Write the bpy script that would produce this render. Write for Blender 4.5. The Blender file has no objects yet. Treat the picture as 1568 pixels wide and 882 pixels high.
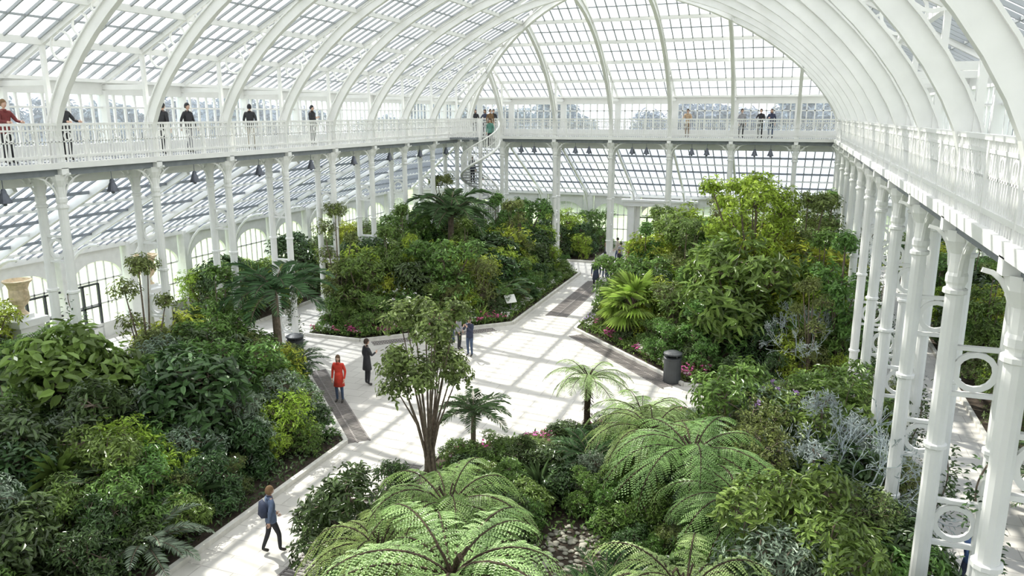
import bpy, math, random
import numpy as np
from mathutils import Vector, Matrix
random.seed(7); rng=np.random.default_rng(7)
SC=bpy.context.scene
TAU=math.tau
# ---------------------------------------------------------------- materials
def newmat(name):
    m=bpy.data.materials.new(name); m.use_nodes=True
    nt=m.node_tree; b=nt.nodes['Principled BSDF']; return m,nt,b
def mat(name,col,rough=.5,var=.12,scale=4,metal=0,bump=0):
    m,nt,b=newmat(name); N=nt.nodes; K=nt.links
    tc=N.new('ShaderNodeTexCoord'); no=N.new('ShaderNodeTexNoise'); no.inputs['Scale'].default_value=scale; no.inputs['Detail'].default_value=5
    K.new(tc.outputs['Object'],no.inputs['Vector'])
    r=N.new('ShaderNodeValToRGB'); r.color_ramp.elements[0].position=.3; r.color_ramp.elements[1].position=.7
    r.color_ramp.elements[0].color=[c*(1-var) for c in col]+[1]; r.color_ramp.elements[1].color=[min(1,c*(1+var)) for c in col]+[1]
    K.new(no.outputs['Fac'],r.inputs['Fac']); K.new(r.outputs['Color'],b.inputs['Base Color'])
    b.inputs['Roughness'].default_value=rough; b.inputs['Metallic'].default_value=metal
    if bump:
        bp=N.new('ShaderNodeBump'); bp.inputs['Strength'].default_value=bump; bp.inputs['Distance'].default_value=.05
        K.new(no.outputs['Fac'],bp.inputs['Height']); K.new(bp.outputs['Normal'],b.inputs['Normal'])
    return m
def leafmat(name,col,trans=.3,rough=.38,var=.6):
    m,nt,b=newmat(name); N=nt.nodes; K=nt.links
    g=N.new('ShaderNodeNewGeometry'); oi=N.new('ShaderNodeObjectInfo')
    hs=N.new('ShaderNodeHueSaturation'); hs.inputs['Color'].default_value=list(col)+[1]; hs.inputs['Saturation'].default_value=1.0
    mr=N.new('ShaderNodeMapRange'); mr.inputs['To Min'].default_value=1-var; mr.inputs['To Max'].default_value=1+var
    K.new(g.outputs['Random Per Island'],mr.inputs['Value']); K.new(mr.outputs[0],hs.inputs['Value'])
    mh=N.new('ShaderNodeMapRange'); mh.inputs['To Min'].default_value=.475; mh.inputs['To Max'].default_value=.52
    K.new(oi.outputs['Random'],mh.inputs['Value']); K.new(mh.outputs[0],hs.inputs['Hue'])
    K.new(hs.outputs[0],b.inputs['Base Color']); b.inputs['Roughness'].default_value=rough
    t=N.new('ShaderNodeBsdfTranslucent'); K.new(hs.outputs[0],t.inputs['Color'])
    mx=N.new('ShaderNodeMixShader'); mx.inputs[0].default_value=trans
    K.new(b.outputs[0],mx.inputs[1]); K.new(t.outputs[0],mx.inputs[2]); K.new(mx.outputs[0],N['Material Output'].inputs['Surface'])
    return m
WHITE=mat('white_paint',(.84,.84,.82),.4,.04,2)
BARM=mat('glazing_bar_backlit',(.36,.38,.40),.5,.05,2)  # grey puts the backlit look against the sky into the bar colour
BARD=mat('aisle_bar_paint',(.24,.26,.29),.5,.05,2)
WHITE2=mat('white_paint_warm',(.78,.78,.75),.5,.06,3)
DECK=mat('deck_grey',(.22,.24,.26),.6)
DARK=mat('dark_iron',(.05,.055,.06),.5)
LAMP=mat('lamp_grey',(.12,.13,.16),.35,metal=.3)
TREAD=mat('tread_grey',(.35,.36,.37),.5)
URN=mat('urn_stone',(.62,.50,.33),.8,.2,8,bump=.3)
SOIL=mat('soil',(.055,.04,.028),.95,.5,6,bump=1)
BARK=mat('bark',(.18,.14,.105),.9,.35,12,bump=.6)
BARKF=mat('fern_trunk',(.06,.04,.025),.95,.4,20,bump=1)
KERB=mat('kerb',(.66,.64,.59),.7,.12,5)
PEB=mat('pebble',(.38,.36,.30),.85,.4,1.5)
GRASS=mat('lawn',(.44,.53,.28),.9,.15,.8)
GRATE=mat('grating_iron',(.20,.18,.17),.6)
def paving():
    m,nt,b=newmat('paving'); N=nt.nodes; K=nt.links
    tc=N.new('ShaderNodeTexCoord'); br=N.new('ShaderNodeTexBrick'); br.inputs['Scale'].default_value=1
    br.inputs['Brick Width'].default_value=.9; br.inputs['Row Height'].default_value=.6; br.inputs['Mortar Size'].default_value=.01
    br.inputs['Color1'].default_value=(.72,.69,.64,1); br.inputs['Color2'].default_value=(.65,.62,.57,1); br.inputs['Mortar'].default_value=(.42,.39,.36,1)
    no=N.new('ShaderNodeTexNoise'); no.inputs['Scale'].default_value=.7; no.inputs['Detail'].default_value=8
    mx=N.new('ShaderNodeMix'); mx.data_type='RGBA'; mx.blend_type='MULTIPLY'; mx.inputs[0].default_value=.3
    K.new(tc.outputs['Object'],br.inputs['Vector']); K.new(tc.outputs['Object'],no.inputs['Vector'])
    K.new(br.outputs['Color'],mx.inputs[6]); K.new(no.outputs['Fac'],mx.inputs[7]); K.new(mx.outputs[2],b.inputs['Base Color'])
    b.inputs['Roughness'].default_value=.55; return m
PAVE=paving()
def glass(nm,fr=0,tint=(.94,.96,.96)):
    m,nt,b=newmat(nm); N=nt.nodes; K=nt.links
    t=N.new('ShaderNodeBsdfTransparent'); t.inputs[0].default_value=(*tint,1)
    g=N.new('ShaderNodeBsdfGlossy'); g.inputs['Roughness'].default_value=.08
    mx=N.new('ShaderNodeMixShader'); mx.inputs[0].default_value=.06
    K.new(t.outputs[0],mx.inputs[1]); K.new(g.outputs[0],mx.inputs[2]); out=mx
    if fr:
        tl=N.new('ShaderNodeBsdfTranslucent'); tl.inputs[0].default_value=(.66,.71,.80,1)
        m2=N.new('ShaderNodeMixShader'); m2.inputs[0].default_value=fr; K.new(mx.outputs[0],m2.inputs[1]); K.new(tl.outputs[0],m2.inputs[2]); out=m2
    K.new(out.outputs[0],N['Material Output'].inputs['Surface'])
    return m
GLASS=glass('glass'); GLASSF=glass('glass_hazy',.4,(.82,.87,.95)); GLASSM=glass('glass_translucent',.15,(.88,.92,.96))  # last glass mixes in a small bluish translucent share
L_DARK=leafmat('leaf_dark',(.075,.13,.045),.2,.25)
L_MID=leafmat('leaf_mid',(.16,.27,.065),.3,.3)
L_YEL=leafmat('leaf_yellowgreen',(.38,.48,.07),.4,.4)
L_OLV=leafmat('leaf_olive',(.19,.25,.075),.3,.42)
L_GRY=leafmat('leaf_grey',(.25,.32,.23),.2,.5)
L_BLU=leafmat('leaf_bluegrey',(.40,.45,.43),.2,.55,.3)
L_FERN=leafmat('leaf_fern',(.30,.43,.15),.4,.4,.4)
L_FERN2=leafmat('leaf_fern_pale',(.44,.57,.24),.4,.4,.4)
L_PALM=leafmat('leaf_palm',(.11,.19,.08),.2,.3)
L_FAN=leafmat('leaf_fan',(.38,.52,.12),.35,.4)
L_PINK=leafmat('petal_pink',(.72,.16,.38),.3,.6)
L_WHT=leafmat('petal_white',(.8,.78,.75),.3,.6,.15)
L_PUR=leafmat('petal_purple',(.42,.30,.54),.3,.6)
L_FAR=leafmat('leaf_distant_haze',(.22,.27,.32),.2,.7,.2)  # mist-blue haze of distance is put into this leaf colour
# ---------------------------------------------------------------- mesh builder
def link(o): SC.collection.objects.link(o); return o
class MB:
    def __init__(s): s.v=[];s.f=[];s.m=[]
    def add(s,vs,fs,mi=0):
        o=len(s.v); s.v.extend(vs); s.f.extend([tuple(i+o for i in f) for f in fs]); s.m.extend([mi]*len(fs))
    def box(s,x0,y0,z0,x1,y1,z1,mi=0):
        s.add([(x0,y0,z0),(x1,y0,z0),(x1,y1,z0),(x0,y1,z0),(x0,y0,z1),(x1,y0,z1),(x1,y1,z1),(x0,y1,z1)],
              [(0,3,2,1),(4,5,6,7),(0,1,5,4),(1,2,6,5),(2,3,7,6),(3,0,4,7)],mi)
    def beam(s,a,b,w,h,mi=0):
        a=Vector(a);b=Vector(b);d=(b-a)
        if d.length<1e-5:return
        d.normalize(); sd=d.cross(Vector((0,0,1)))
        if sd.length<.02: sd=Vector((1,0,0))
        sd.normalize(); up=sd.cross(d); sd=sd*w/2; up=up*h/2
        s.add([tuple(p+i*sd+j*up) for p in(a,b) for i,j in((-1,-1),(1,-1),(1,1),(-1,1))],
              [(0,3,2,1),(4,5,6,7),(0,1,5,4),(1,2,6,5),(2,3,7,6),(3,0,4,7)],mi)
    def tube(s,pts,rs,n=6,mi=0,sy=1):
        pts=[Vector(p) for p in pts]; k=len(pts)
        if isinstance(rs,(int,float)): rs=[rs]*k
        t=(pts[1]-pts[0]).normalized(); nn=t.orthogonal().normalized(); vs=[]
        for i,p in enumerate(pts):
            t=(pts[min(i+1,k-1)]-pts[max(i-1,0)]).normalized()
            nn=(nn-t*nn.dot(t)).normalized(); bb=t.cross(nn)
            for j in range(n):
                a=TAU*j/n; vs.append(tuple(p+(nn*math.cos(a)+bb*math.sin(a)*sy)*rs[i]))
        fs=[(i*n+j,i*n+(j+1)%n,(i+1)*n+(j+1)%n,(i+1)*n+j) for i in range(k-1) for j in range(n)]
        fs.append(tuple(range(n))[::-1]); fs.append(tuple((k-1)*n+j for j in range(n)))
        s.add(vs,fs,mi)
    def lathe(s,prof,c=(0,0,0),n=16,mi=0,sx=1,sy=1):
        vs=[(c[0]+r*math.cos(TAU*j/n)*sx,c[1]+r*math.sin(TAU*j/n)*sy,c[2]+z) for r,z in prof for j in range(n)]
        k=len(prof)
        fs=[(i*n+j,i*n+(j+1)%n,(i+1)*n+(j+1)%n,(i+1)*n+j) for i in range(k-1) for j in range(n)]
        fs.append(tuple(range(n))[::-1]); fs.append(tuple((k-1)*n+j for j in range(n)))
        s.add(vs,fs,mi)
    def ring(s,c,e1,e2,R,r,mi=0,n=16):
        c=Vector(c);e1=Vector(e1);e2=Vector(e2);e3=e1.cross(e2); vs=[]
        for i in range(n):
            a=TAU*i/n; rd=e1*math.cos(a)+e2*math.sin(a)
            for u,w in((-1,-1),(1,-1),(1,1),(-1,1)): vs.append(tuple(c+rd*(R+u*r)+e3*w*r*.8))
        s.add(vs,[(i*4+j,i*4+(j+1)%4,((i+1)%n)*4+(j+1)%4,((i+1)%n)*4+j) for i in range(n) for j in range(4)],mi)
    def leaves(s,P,D,N,L,W,fold=.22,droop=.15,mi=0):
        P=np.asarray(P,float);D=np.asarray(D,float);N=np.asarray(N,float)
        n=len(P); L=np.broadcast_to(L,(n,))[:,None]; W=np.broadcast_to(W,(n,))[:,None]
        D=D/np.linalg.norm(D,axis=1,keepdims=True)
        S=np.cross(D,N); S/= (np.linalg.norm(S,axis=1,keepdims=True)+1e-9); U=np.cross(S,D)
        a=P+.3*L*D+fold*W*U; b=P+.68*L*D+fold*.8*W*U-droop*.35*L*U
        V=np.stack([P,a+.45*W*S,b+.4*W*S,P+L*D-droop*L*U,b-.4*W*S,a-.45*W*S],1).reshape(-1,3)
        o=len(s.v); s.v.extend(V.tolist())
        for i in range(n):
            k=o+6*i; s.f.append((k,k+1,k+2,k+3)); s.f.append((k,k+3,k+4,k+5))
        s.m.extend([mi]*(2*n))
    def mesh(s,name,mats,smooth=False):
        me=bpy.data.meshes.new(name); me.from_pydata(s.v,[],s.f)
        for m in mats: me.materials.append(m)
        me.polygons.foreach_set('material_index',s.m)
        if smooth: me.polygons.foreach_set('use_smooth',[True]*len(s.f))
        me.update(); return me
    def obj(s,name,mats,smooth=False,parent=None,loc=(0,0,0)):
        o=bpy.data.objects.new(name,s.mesh(name,mats,smooth)); link(o); o.location=loc
        if parent: o.parent=parent
        return o
def inst(me,name,x,y,z=0,sc=1,sz=None,rz=None):
    o=bpy.data.objects.new(name,me); link(o); o.location=(x,y,z)
    o.rotation_euler=(0,0,random.uniform(0,TAU) if rz is None else rz)
    o.scale=(sc,sc,sz if sz else sc); return o
# ---------------------------------------------------------------- building frame
X0,X1,Y0,Y1=-20.4,2.6,-.5,48.6
LX=X1-X0; LY=Y1-Y0; DK=8.8; HW=LX/2
SIDES={'left':(LY,lambda s,d:(X0+d,Y0+s)),'right':(LY,lambda s,d:(X1-d,Y0+s)),
       'far':(LX,lambda s,d:(X0+s,Y1-d)),'near':(LX,lambda s,d:(X0+s,Y0+d))}
BAY={k:([2.92+3.67*i for i in range(13)] if v[0]==LY else [2.33+3.67*i for i in range(6)]) for k,v in SIDES.items()}
GW=1.9; ZG=11.3; SL=.52
def zg(d): return ZG+SL*(d+GW)
def zr(d):
    u=(HW-d)/HW; return 9.6+6.6*max(0,1-u*u)**.7
def P3(side,s,d,z):
    x,y=SIDES[side][1](s,d); return (x,y,z)
bars=MB(); gl=MB()
for sd,(L,f) in SIDES.items():
    dm=HW
    n=int((L+2*GW)/.52)
    for i in range(n+1):
        s=-GW+(L+2*GW)*i/n; m=min(dm,s,L-s)
        if m>-GW+.1: bars.beam(P3(sd,s,-GW,zg(-GW)),P3(sd,s,m,zg(m)),.05,.08)
    for s in BAY[sd]:
        m=min(dm,s,L-s); bars.beam(P3(sd,s,-GW,zg(-GW)-.06),P3(sd,s,m,zg(m)-.06),.13,.2,1)
    d=-GW;k=0
    while d<dm:
        w=(.15,.2) if k%2==0 else (.05,.06)
        bars.beam(P3(sd,d,d,zg(d)-.05*(k%2==0)),P3(sd,L-d,d,zg(d)-.05*(k%2==0)),*w,1 if k%2==0 else 0); d+=.95;k+=1
    q=[P3(sd,-GW,-GW,zg(-GW)+.06),P3(sd,L+GW,-GW,zg(-GW)+.06),P3(sd,L-dm,dm,zg(dm)+.06),P3(sd,dm,dm,zg(dm)+.06)]
    gl.add(q,[(0,1,2,3)])
CORN=((X0,Y0,1,1),(X1,Y0,-1,1),(X0,Y1,1,-1),(X1,Y1,-1,-1))
for cx,cy,ax,ay in CORN:
    bars.beam((cx-ax*GW,cy-ay*GW,ZG-.05),(cx+ax*HW,cy+ay*HW,zg(HW)-.05),.2,.25,1)
bars.beam((X0+HW,Y0+HW,zg(HW)),(X0+HW,Y1-HW,zg(HW)),.3,.3,1)
bars.obj('roof_glazing_bars',[BARM,WHITE]); gl.obj('roof_glass',[GLASS])
def rib(sd,s,diag=None):
    b=MB(); L=SIDES[sd][0] if sd else 0
    if diag: m=HW-.2; pos=lambda d,z:(diag[0]+diag[2]*d,diag[1]+diag[3]*d,z); lat=Vector((-diag[3],diag[2],0)).normalized()
    else:
        m=min(HW,s,L-s); pos=lambda d,z:P3(sd,s,d,z); lat=Vector(P3(sd,1,0,0))-Vector(P3(sd,0,0,0))
    pr=[(0,DK-.1),(0,9.3)]
    N=18
    for i in range(N+1):
        d=m*(i/N)**1.6; pr.append((d,zr(d)))
    inw=Vector(pos(1,0))-Vector(pos(0,0)); inw.normalize()
    P=[Vector(pos(d,z)) for d,z in pr]; k=len(P)
    def sweep(off,dep,w):
        vs=[]
        for i,p in enumerate(P):
            t=(P[min(i+1,k-1)]-P[max(i-1,0)]).normalized(); nn=t.cross(lat).normalized()
            if nn.dot(inw)<0: nn=-nn
            c=p+nn*off
            for u,v in((-1,-1),(1,-1),(1,1),(-1,1)): vs.append(tuple(c+lat*u*w/2+nn*v*dep/2))
        b.add(vs,[(i*4+j,i*4+(j+1)%4,(i+1)*4+(j+1)%4,(i+1)*4+j) for i in range(k-1) for j in range(4)]+[(0,1,2,3)])
    sweep(0,.30,.07); sweep(.17,.05,.19); sweep(-.17,.05,.19)
    for d,R in((.75,.40),(1.55,.3),(2.2,.2),(2.75,.13)):
        if d<m:
            zz=(zr(d)+.1+zg(d))/2 if d>1 else zr(d)+.95
            b.ring(pos(d,zz),tuple(inw),(0,0,1),R,.03)
    b.beam(pos(0,9.5),pos(0,zg(0)),.12,.12); b.beam(pos(0,ZG-.2),pos(-GW,ZG-.2),.1,.16)
    for i in range(5):
        d=3.4+i*1.6
        if d<m: b.beam(pos(d,zr(d)),pos(d,zg(d)),.06,.06)
    b.obj('roof_rib',[WHITE])
for sd in SIDES:
    for s in BAY[sd]: rib(sd,s)
for c in CORN: rib(None,0,c)
cl=MB(); cg=MB()
def rect_ring(b,d0,d1,z0,z1,mi=0):
    for sd,(L,f) in SIDES.items():
        a,c=min(d0,d1),max(d0,d1)
        p=f(a,a) if sd in('left','right') else f(c,a); q=f(L-a,c) if sd in('left','right') else f(L-c,c)
        b.box(min(p[0],q[0]),min(p[1],q[1]),z0,max(p[0],q[0]),max(p[1],q[1]),z1,mi)
rect_ring(cl,-GW-.1,-GW+.1,8.1,9.25); rect_ring(cl,-GW-.08,-GW+.08,10.85,11.3); rect_ring(cl,-GW-.15,-GW+.3,11.25,11.36)
rect_ring(cl,-GW-.04,-GW+.04,10.4,10.46)
for sd,(L,f) in SIDES.items():
    B=[0]+BAY[sd]+[L]
    for a,c in zip([-GW]+B,B+[L+GW]):
        n=max(1,round((c-a)/.45))
        for i in range(n):
            s=a+(c-a)*i/n; w=.4 if i==0 else .07
            cl.beam(P3(sd,s,-GW,9.2),P3(sd,s,-GW,11),w,.14 if i==0 else .08)
    cg.add([P3(sd,-GW,-GW-.05,9.2),P3(sd,L+GW,-GW-.05,9.2),P3(sd,L+GW,-GW-.05,11),P3(sd,-GW,-GW-.05,11)],[(0,1,2,3)])
cl.obj('clerestory_window_frame',[WHITE]); cg.obj('clerestory_glass',[GLASSM])
gd=MB(); rect_ring(gd,-GW,.25,DK-.12,DK,0); rect_ring(gd,.2,.3,DK-.16,DK+.02,1); rect_ring(gd,.02,.12,DK-.36,DK-.1,0); rect_ring(gd,-.9,-.8,DK-.4,DK-.1,0)
gd.obj('gallery_deck',[DECK,WHITE])
rl=MB()
for sd,(L,f) in SIDES.items():
    d=.2
    for z,w,h in((9.92,.1,.07),(9.75,.05,.05),(9.0,.06,.07),(9.42,.03,.03)): rl.beam(P3(sd,d,d,z),P3(sd,L-d,d,z),w,h)
    n=int(L/.12)
    for i in range(n):
        s=d+(L-2*d)*i/n; k=i%14==0
        rl.beam(P3(sd,s,d,8.8),P3(sd,s,d,9.9),.08 if k else .03,.08 if k else .03)
    a=d
    for c in BAY[sd]+[L-d]:
        for j in range(6):
            s=a+(c-a)*(j+.5)/6; q=Vector(P3(sd,1,0,0))-Vector(P3(sd,0,0,0)); rl.ring(P3(sd,s,d,9.58),q,(0,0,1),.12,.016,n=10)
        a=c
rl.obj('gallery_railing',[WHITE])
def colpair():
    b=MB()
    for dx in(0,.85):
        b.lathe([(.26,0),(.26,.25),(.2,.3),(.2,.5),(.17,.55),(.145,.7),(.14,3),(.135,7.6),(.16,7.65),(.16,7.75),(.14,7.8),(.15,8.1),(.24,8.3),(.26,8.47)],(dx,0,0),12)
        for z in(2.2,4.9,7.5): b.lathe([(.15,-.05),(.18,-.03),(.18,.03),(.15,.05)],(dx,0,z),12)
    for z in(.95,3.55,6.2):
        b.box(.1,-.05,z-.42,.75,.05,z-.35); b.box(.1,-.05,z+.35,.75,.05,z+.42)
        b.ring((.425,0,z),(1,0,0),(0,0,1),.29,.045)
    for sx in(-1,1):
        for dx in (0,.85):
            pts=[(dx,sx*(.12+.8*(1-math.cos(a))),7.65+.8*math.sin(a)) for a in [i*math.pi/2/6 for i in range(7)]]
            b.tube(pts,.035,4); b.ring((dx,sx*.33,8.28),(0,1,0),(0,0,1),.13,.02,n=12)
    pts=[(-.12-.0-.35*(1-math.cos(a)),0,7.9+.6*math.sin(a)) for a in [i*math.pi/2/5 for i in range(6)]]
    b.tube(pts,.04,4)
    b.box(-.3,-.12,8.46,1.95,.12,8.66)
    return b.mesh('iron_column_pair',[WHITE])
CP=colpair()
rot={'left':math.pi,'right':0,'far':math.pi/2,'near':-math.pi/2}
for sd,(L,f) in SIDES.items():
    for s in BAY[sd]:
        x,y=f(s,0); inst(CP,'iron_column_pair',x,y,0,rz=rot[sd])
for x,y,r in((X0,Y0,-2.356),(X1,Y0,-.785),(X0,Y1,2.356),(X1,Y1,.785)): inst(CP,'iron_column_pair',x,y,0,rz=r)
AW=9.4; ZA0,ZA1=8.1,4.2
def za(d): return ZA0+(ZA1-ZA0)*(-d-GW)/(AW-GW)
ab=MB(); ag=MB(); aw=MB(); wg=MB()
for sd,(L,f) in SIDES.items():
    n=int((L+2*AW)/.5)
    for i in range(n+1):
        s=-AW+(L+2*AW)*i/n
        st=-GW if -GW<=s<=L+GW else (s if s<0 else L-s)
        ab.beam(P3(sd,s,st,za(st)),P3(sd,s,-AW,za(-AW)),.055,.07,1)
    for s in BAY[sd]:
        ab.beam(P3(sd,s,-GW,ZA0-.1),P3(sd,s,-AW,ZA1-.1),.14,.24)
        pts=[P3(sd,s,-AW+.2+2.2*(1-math.cos(a)),2.2+2.6*math.sin(a)) for a in [i*math.pi/2/8 for i in range(9)]]
        ab.tube(pts,.07,5)
    for k in range(8):
        d=-GW-k*1.07; ab.beam(P3(sd,d,d,za(d)-.04),P3(sd,L-d,d,za(d)-.04),.08,.12,1 if k%2 else 0)
    ag.add([P3(sd,-GW,-GW,ZA0+.06),P3(sd,L+GW,-GW,ZA0+.06),P3(sd,L+AW,-AW,ZA1+.06),P3(sd,-AW,-AW,ZA1+.06)],[(0,1,2,3)])
    wg.add([P3(sd,-AW,-AW-.02,.3),P3(sd,L+AW,-AW-.02,.3),P3(sd,L+AW,-AW-.02,4.1),P3(sd,-AW,-AW-.02,4.1)],[(0,1,2,3)])
    q=BAY[sd]; bays=[q[0]-3.67*k for k in(3,2,1)]+q+[q[-1]+3.67*k for k in(1,2,3)]
    bays=[b_ for b_ in bays if -AW-.5<b_<L+AW+.5]
    for a,c in zip(bays,bays[1:]):
        aw.beam(P3(sd,a,-AW,0),P3(sd,a,-AW,4.3),.7,.45)
        w=c-a; n=14; r=(w-.9)/2; mid=(a+c)/2; top=[];bot=[]
        for t_ in(-.1,.1):
            for i in range(n+1):
                an=math.pi*i/n; s=mid-r*math.cos(an)
                bot.append(P3(sd,s,-AW+t_,2.7+.9*math.sin(an))); top.append(P3(sd,s,-AW+t_,4.3))
        o=n+1; V=bot+top; F=[]
        for t_ in(0,1):
            for i in range(n): F.append((t_*o+i,t_*o+i+1,2*o+t_*o+i+1,2*o+t_*o+i))
        for i in range(n): F.append((i,i+1,o+i+1,o+i))
        aw.add(V,F)
        if not(sd=='far' and abs(mid-LX/2)<2.5):
            aw.beam(P3(sd,a,-AW,.35),P3(sd,c,-AW,.35),.3,.7)
        for j in range(1,6):
            s=mid-r+2*r*j/6; aw.beam(P3(sd,s,-AW,.6),P3(sd,s,-AW,2.7+.9*math.sqrt(max(0,1-((s-mid)/r)**2))),.06,.06)
        for z in(1.6,2.7): aw.beam(P3(sd,mid-r,-AW,z),P3(sd,mid+r,-AW,z),.06,.08)
    aw.beam(P3(sd,-AW,-AW,4.25),P3(sd,L+AW,-AW,4.25),.5,.25)
for cx,cy,ax,ay in CORN:
    ab.beam((cx-ax*GW,cy-ay*GW,ZA0-.05),(cx-ax*AW,cy-ay*AW,ZA1-.05),.2,.25)
ab.obj('aisle_roof_bars',[WHITE,BARD]); ag.obj('aisle_roof_glass',[GLASSF]); aw.obj('wall_outer',[WHITE2]); wg.obj('window_aisle_glass',[GLASSM])
# ---------------------------------------------------------------- ground
g=MB(); g.add([(-200,-150,-.06),(200,-150,-.06),(200,250,-.06),(-200,250,-.06)],[(0,1,2,3)]); g.obj('ground_lawn',[GRASS])
g=MB(); g.box(X0-AW,Y0-AW,-.05,X1+AW,Y1+AW,0); g.obj('floor',[PAVE])
BEDS={'sw':[(-20.9,25.6),(-18.3,25.6),(-12.6,19.6),(-12.6,1),(-20.9,1)],
 'nw':[(-20.9,29.6),(-20.9,48),(-12.4,48),(-12.4,34.8),(-18,29.6)],
 'ne':[(-9.2,34.8),(-9.2,48),(3.4,48),(3.4,28.6),(-3.2,28.6)],
 'se':[(-9.4,1),(-9.4,19.6),(-3.2,25.6),(3.4,25.6),(3.4,1)],
 'rt1':[(6.6,1),(6.6,22),(11.5,22),(11.5,1)],'rt2':[(6.6,26),(6.6,56),(11.5,56),(11.5,26)],
 'lf1':[(-29.3,1),(-29.3,20),(-24.5,20),(-24.5,1)],'lf2':[(-29.3,30),(-29.3,56),(-24.5,56),(-24.5,30)],
 'fr1':[(-23,52),(-23,57.5),(-12.5,57.5),(-12.5,52)],'fr2':[(-8,52),(-8,57.5),(5,57.5),(5,52)]}
so=MB(); kb=MB()
for k,p in BEDS.items():
    n=len(p); so.add([(x,y,.08) for x,y in p]+[(x,y,-.02) for x,y in p],[tuple(range(n))]+[(i,(i+1)%n,(i+1)%n+n,i+n) for i in range(n)])
    for i in range(n):
        a=p[i];c=p[(i+1)%n]; kb.beam((a[0],a[1],.06),(c[0],c[1],.06),.14,.16)
so.obj('planting_bed_soil',[SOIL]); kb.obj('bed_kerb',[KERB])
def inside(p,x,y):
    r=False;n=len(p)
    for i in range(n):
        (a,b),(c,d)=p[i],p[(i+1)%n]
        if (b>y)!=(d>y) and x<(c-a)*(y-b)/(d-b)+a: r=not r
    return r
EDG=[((-12.6,1),(-12.6,19.6)),((-12.6,19.6),(-18.3,25.6)),((-18.3,25.6),(-21,25.6)),((-21,29.6),(-18,29.6)),((-18,29.6),(-12.4,34.8)),((-12.4,34.8),(-12.4,48)),
       ((-9.2,34.8),(-9.2,48)),((-9.2,34.8),(-3.2,28.6)),((-3.2,28.6),(3.4,28.6)),((-9.4,1),(-9.4,19.6)),((-9.4,19.6),(-3.2,25.6)),((-3.2,25.6),(3.4,25.6))]
def edged(x,y):
    m=9
    for (ax,ay),(bx,by) in EDG:
        dx,dy=bx-ax,by-ay; t=max(0,min(1,((x-ax)*dx+(y-ay)*dy)/(dx*dx+dy*dy))); m=min(m,math.hypot(x-ax-dx*t,y-ay-dy*t))
    return m
def grate(a,b,w,nm='floor_grating'):
    m=MB(); a=Vector((*a,.012));b=Vector((*b,.012)); d=(b-a).normalized(); s=Vector((-d.y,d.x,0)); L=(b-a).length
    for i in range(int(L/.12)):
        p=a+d*.12*(i+.5); m.beam(p-s*w/2,p+s*w/2,.06,.02)
    for e in(-1,0,1): m.beam(a+s*w/2*e,b+s*w/2*e,.05,.024)
    m.obj(nm,[GRATE])
grate((-8.9,34.0),(-3.6,28.3),.8); grate((-17.6,25.4),(-12.3,19.8),.8); grate((-8.9,19.9),(-4.6,24.2),.7); grate((-10.8,37),(-10.8,46),1.1); grate((-9.9,19),(-9.9,9),.6); grate((-12.9,33.6),(-17.3,29.5),.5)
# ---------------------------------------------------------------- plants
def rdir(n,zmin=-1):
    v=rng.normal(size=(n*3,3)); v/=np.linalg.norm(v,axis=1,keepdims=True); v=v[v[:,2]>zmin][:n]; return v
def bush(name,leaf,R,H,zb,nb,nt,nl,L,W,rb=.45,stems=4,tr=.035,tilt=.7,extra=None,twig=True,inner=.75,ef=.4):
    b=MB(); blobs=[]
    for i in range(nb):
        a=TAU*(i+random.random())/nb; r=R*rb*random.uniform(.6,1.25); rad=(R-r*.8)*random.uniform(.3,1)**.7 if i else 0
        blobs.append((np.array([rad*math.cos(a),rad*math.sin(a),random.uniform(zb+r*.7,H-r*.8) if i else H-r*.8]),r))
    if zb<.5:
        for i in range(nb//2):
            a=random.uniform(0,TAU); blobs.append((np.array([R*.6*math.cos(a),R*.6*math.sin(a),.35*H*random.random()+.2]),R*.4))
    for c,r in blobs:
        base=np.array([random.uniform(-.1,.1)*stems*.3,random.uniform(-.1,.1)*stems*.3,0]) if stems>1 else np.zeros(3)
        mid=np.array([c[0]*.35,c[1]*.35,max(zb*.8,c[2]*.5)])
        b.tube([base,mid*[.4,.4,.6],mid,c],[tr*1.6,tr*1.2,tr,tr*.4],5,1)
        k=nt//len(blobs); dv=rdir(k,-.55); k=len(dv); rr=r*rng.uniform(inner,1.2,k)
        T=c+dv*rr[:,None]*[1,1,.9]
        if twig:
            for t in T[::5]: b.tube([c,(c+t)/2+rng.normal(size=3)*.04,t],[tr*.4,tr*.3,tr*.15],3,1)
        D0=dv+[0,0,.45]; D0/=np.linalg.norm(D0,axis=1,keepdims=True)
        for j in range(nl):
            q=rng.normal(size=D0.shape); q-= (q*D0).sum(1,keepdims=True)*D0; q/=np.linalg.norm(q,axis=1,keepdims=True)
            D=D0*rng.uniform(.1,.9,(len(D0),1))*tilt+q
            b.leaves(T+rng.normal(size=T.shape)*L*.3,D,D0,L*rng.uniform(.7,1.2,len(T)),W*rng.uniform(.8,1.2,len(T)))
        if extra is not None:
            n=max(1,int(k*ef)); T2=T[:n]+dv[:n]*.08
            for j in range(5): b.leaves(T2,rng.normal(size=T2.shape)+dv[:n],dv[:n],.1,.08,mi=2)
    return b.mesh(name,[leaf,BARK]+([extra] if extra else []))
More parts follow.
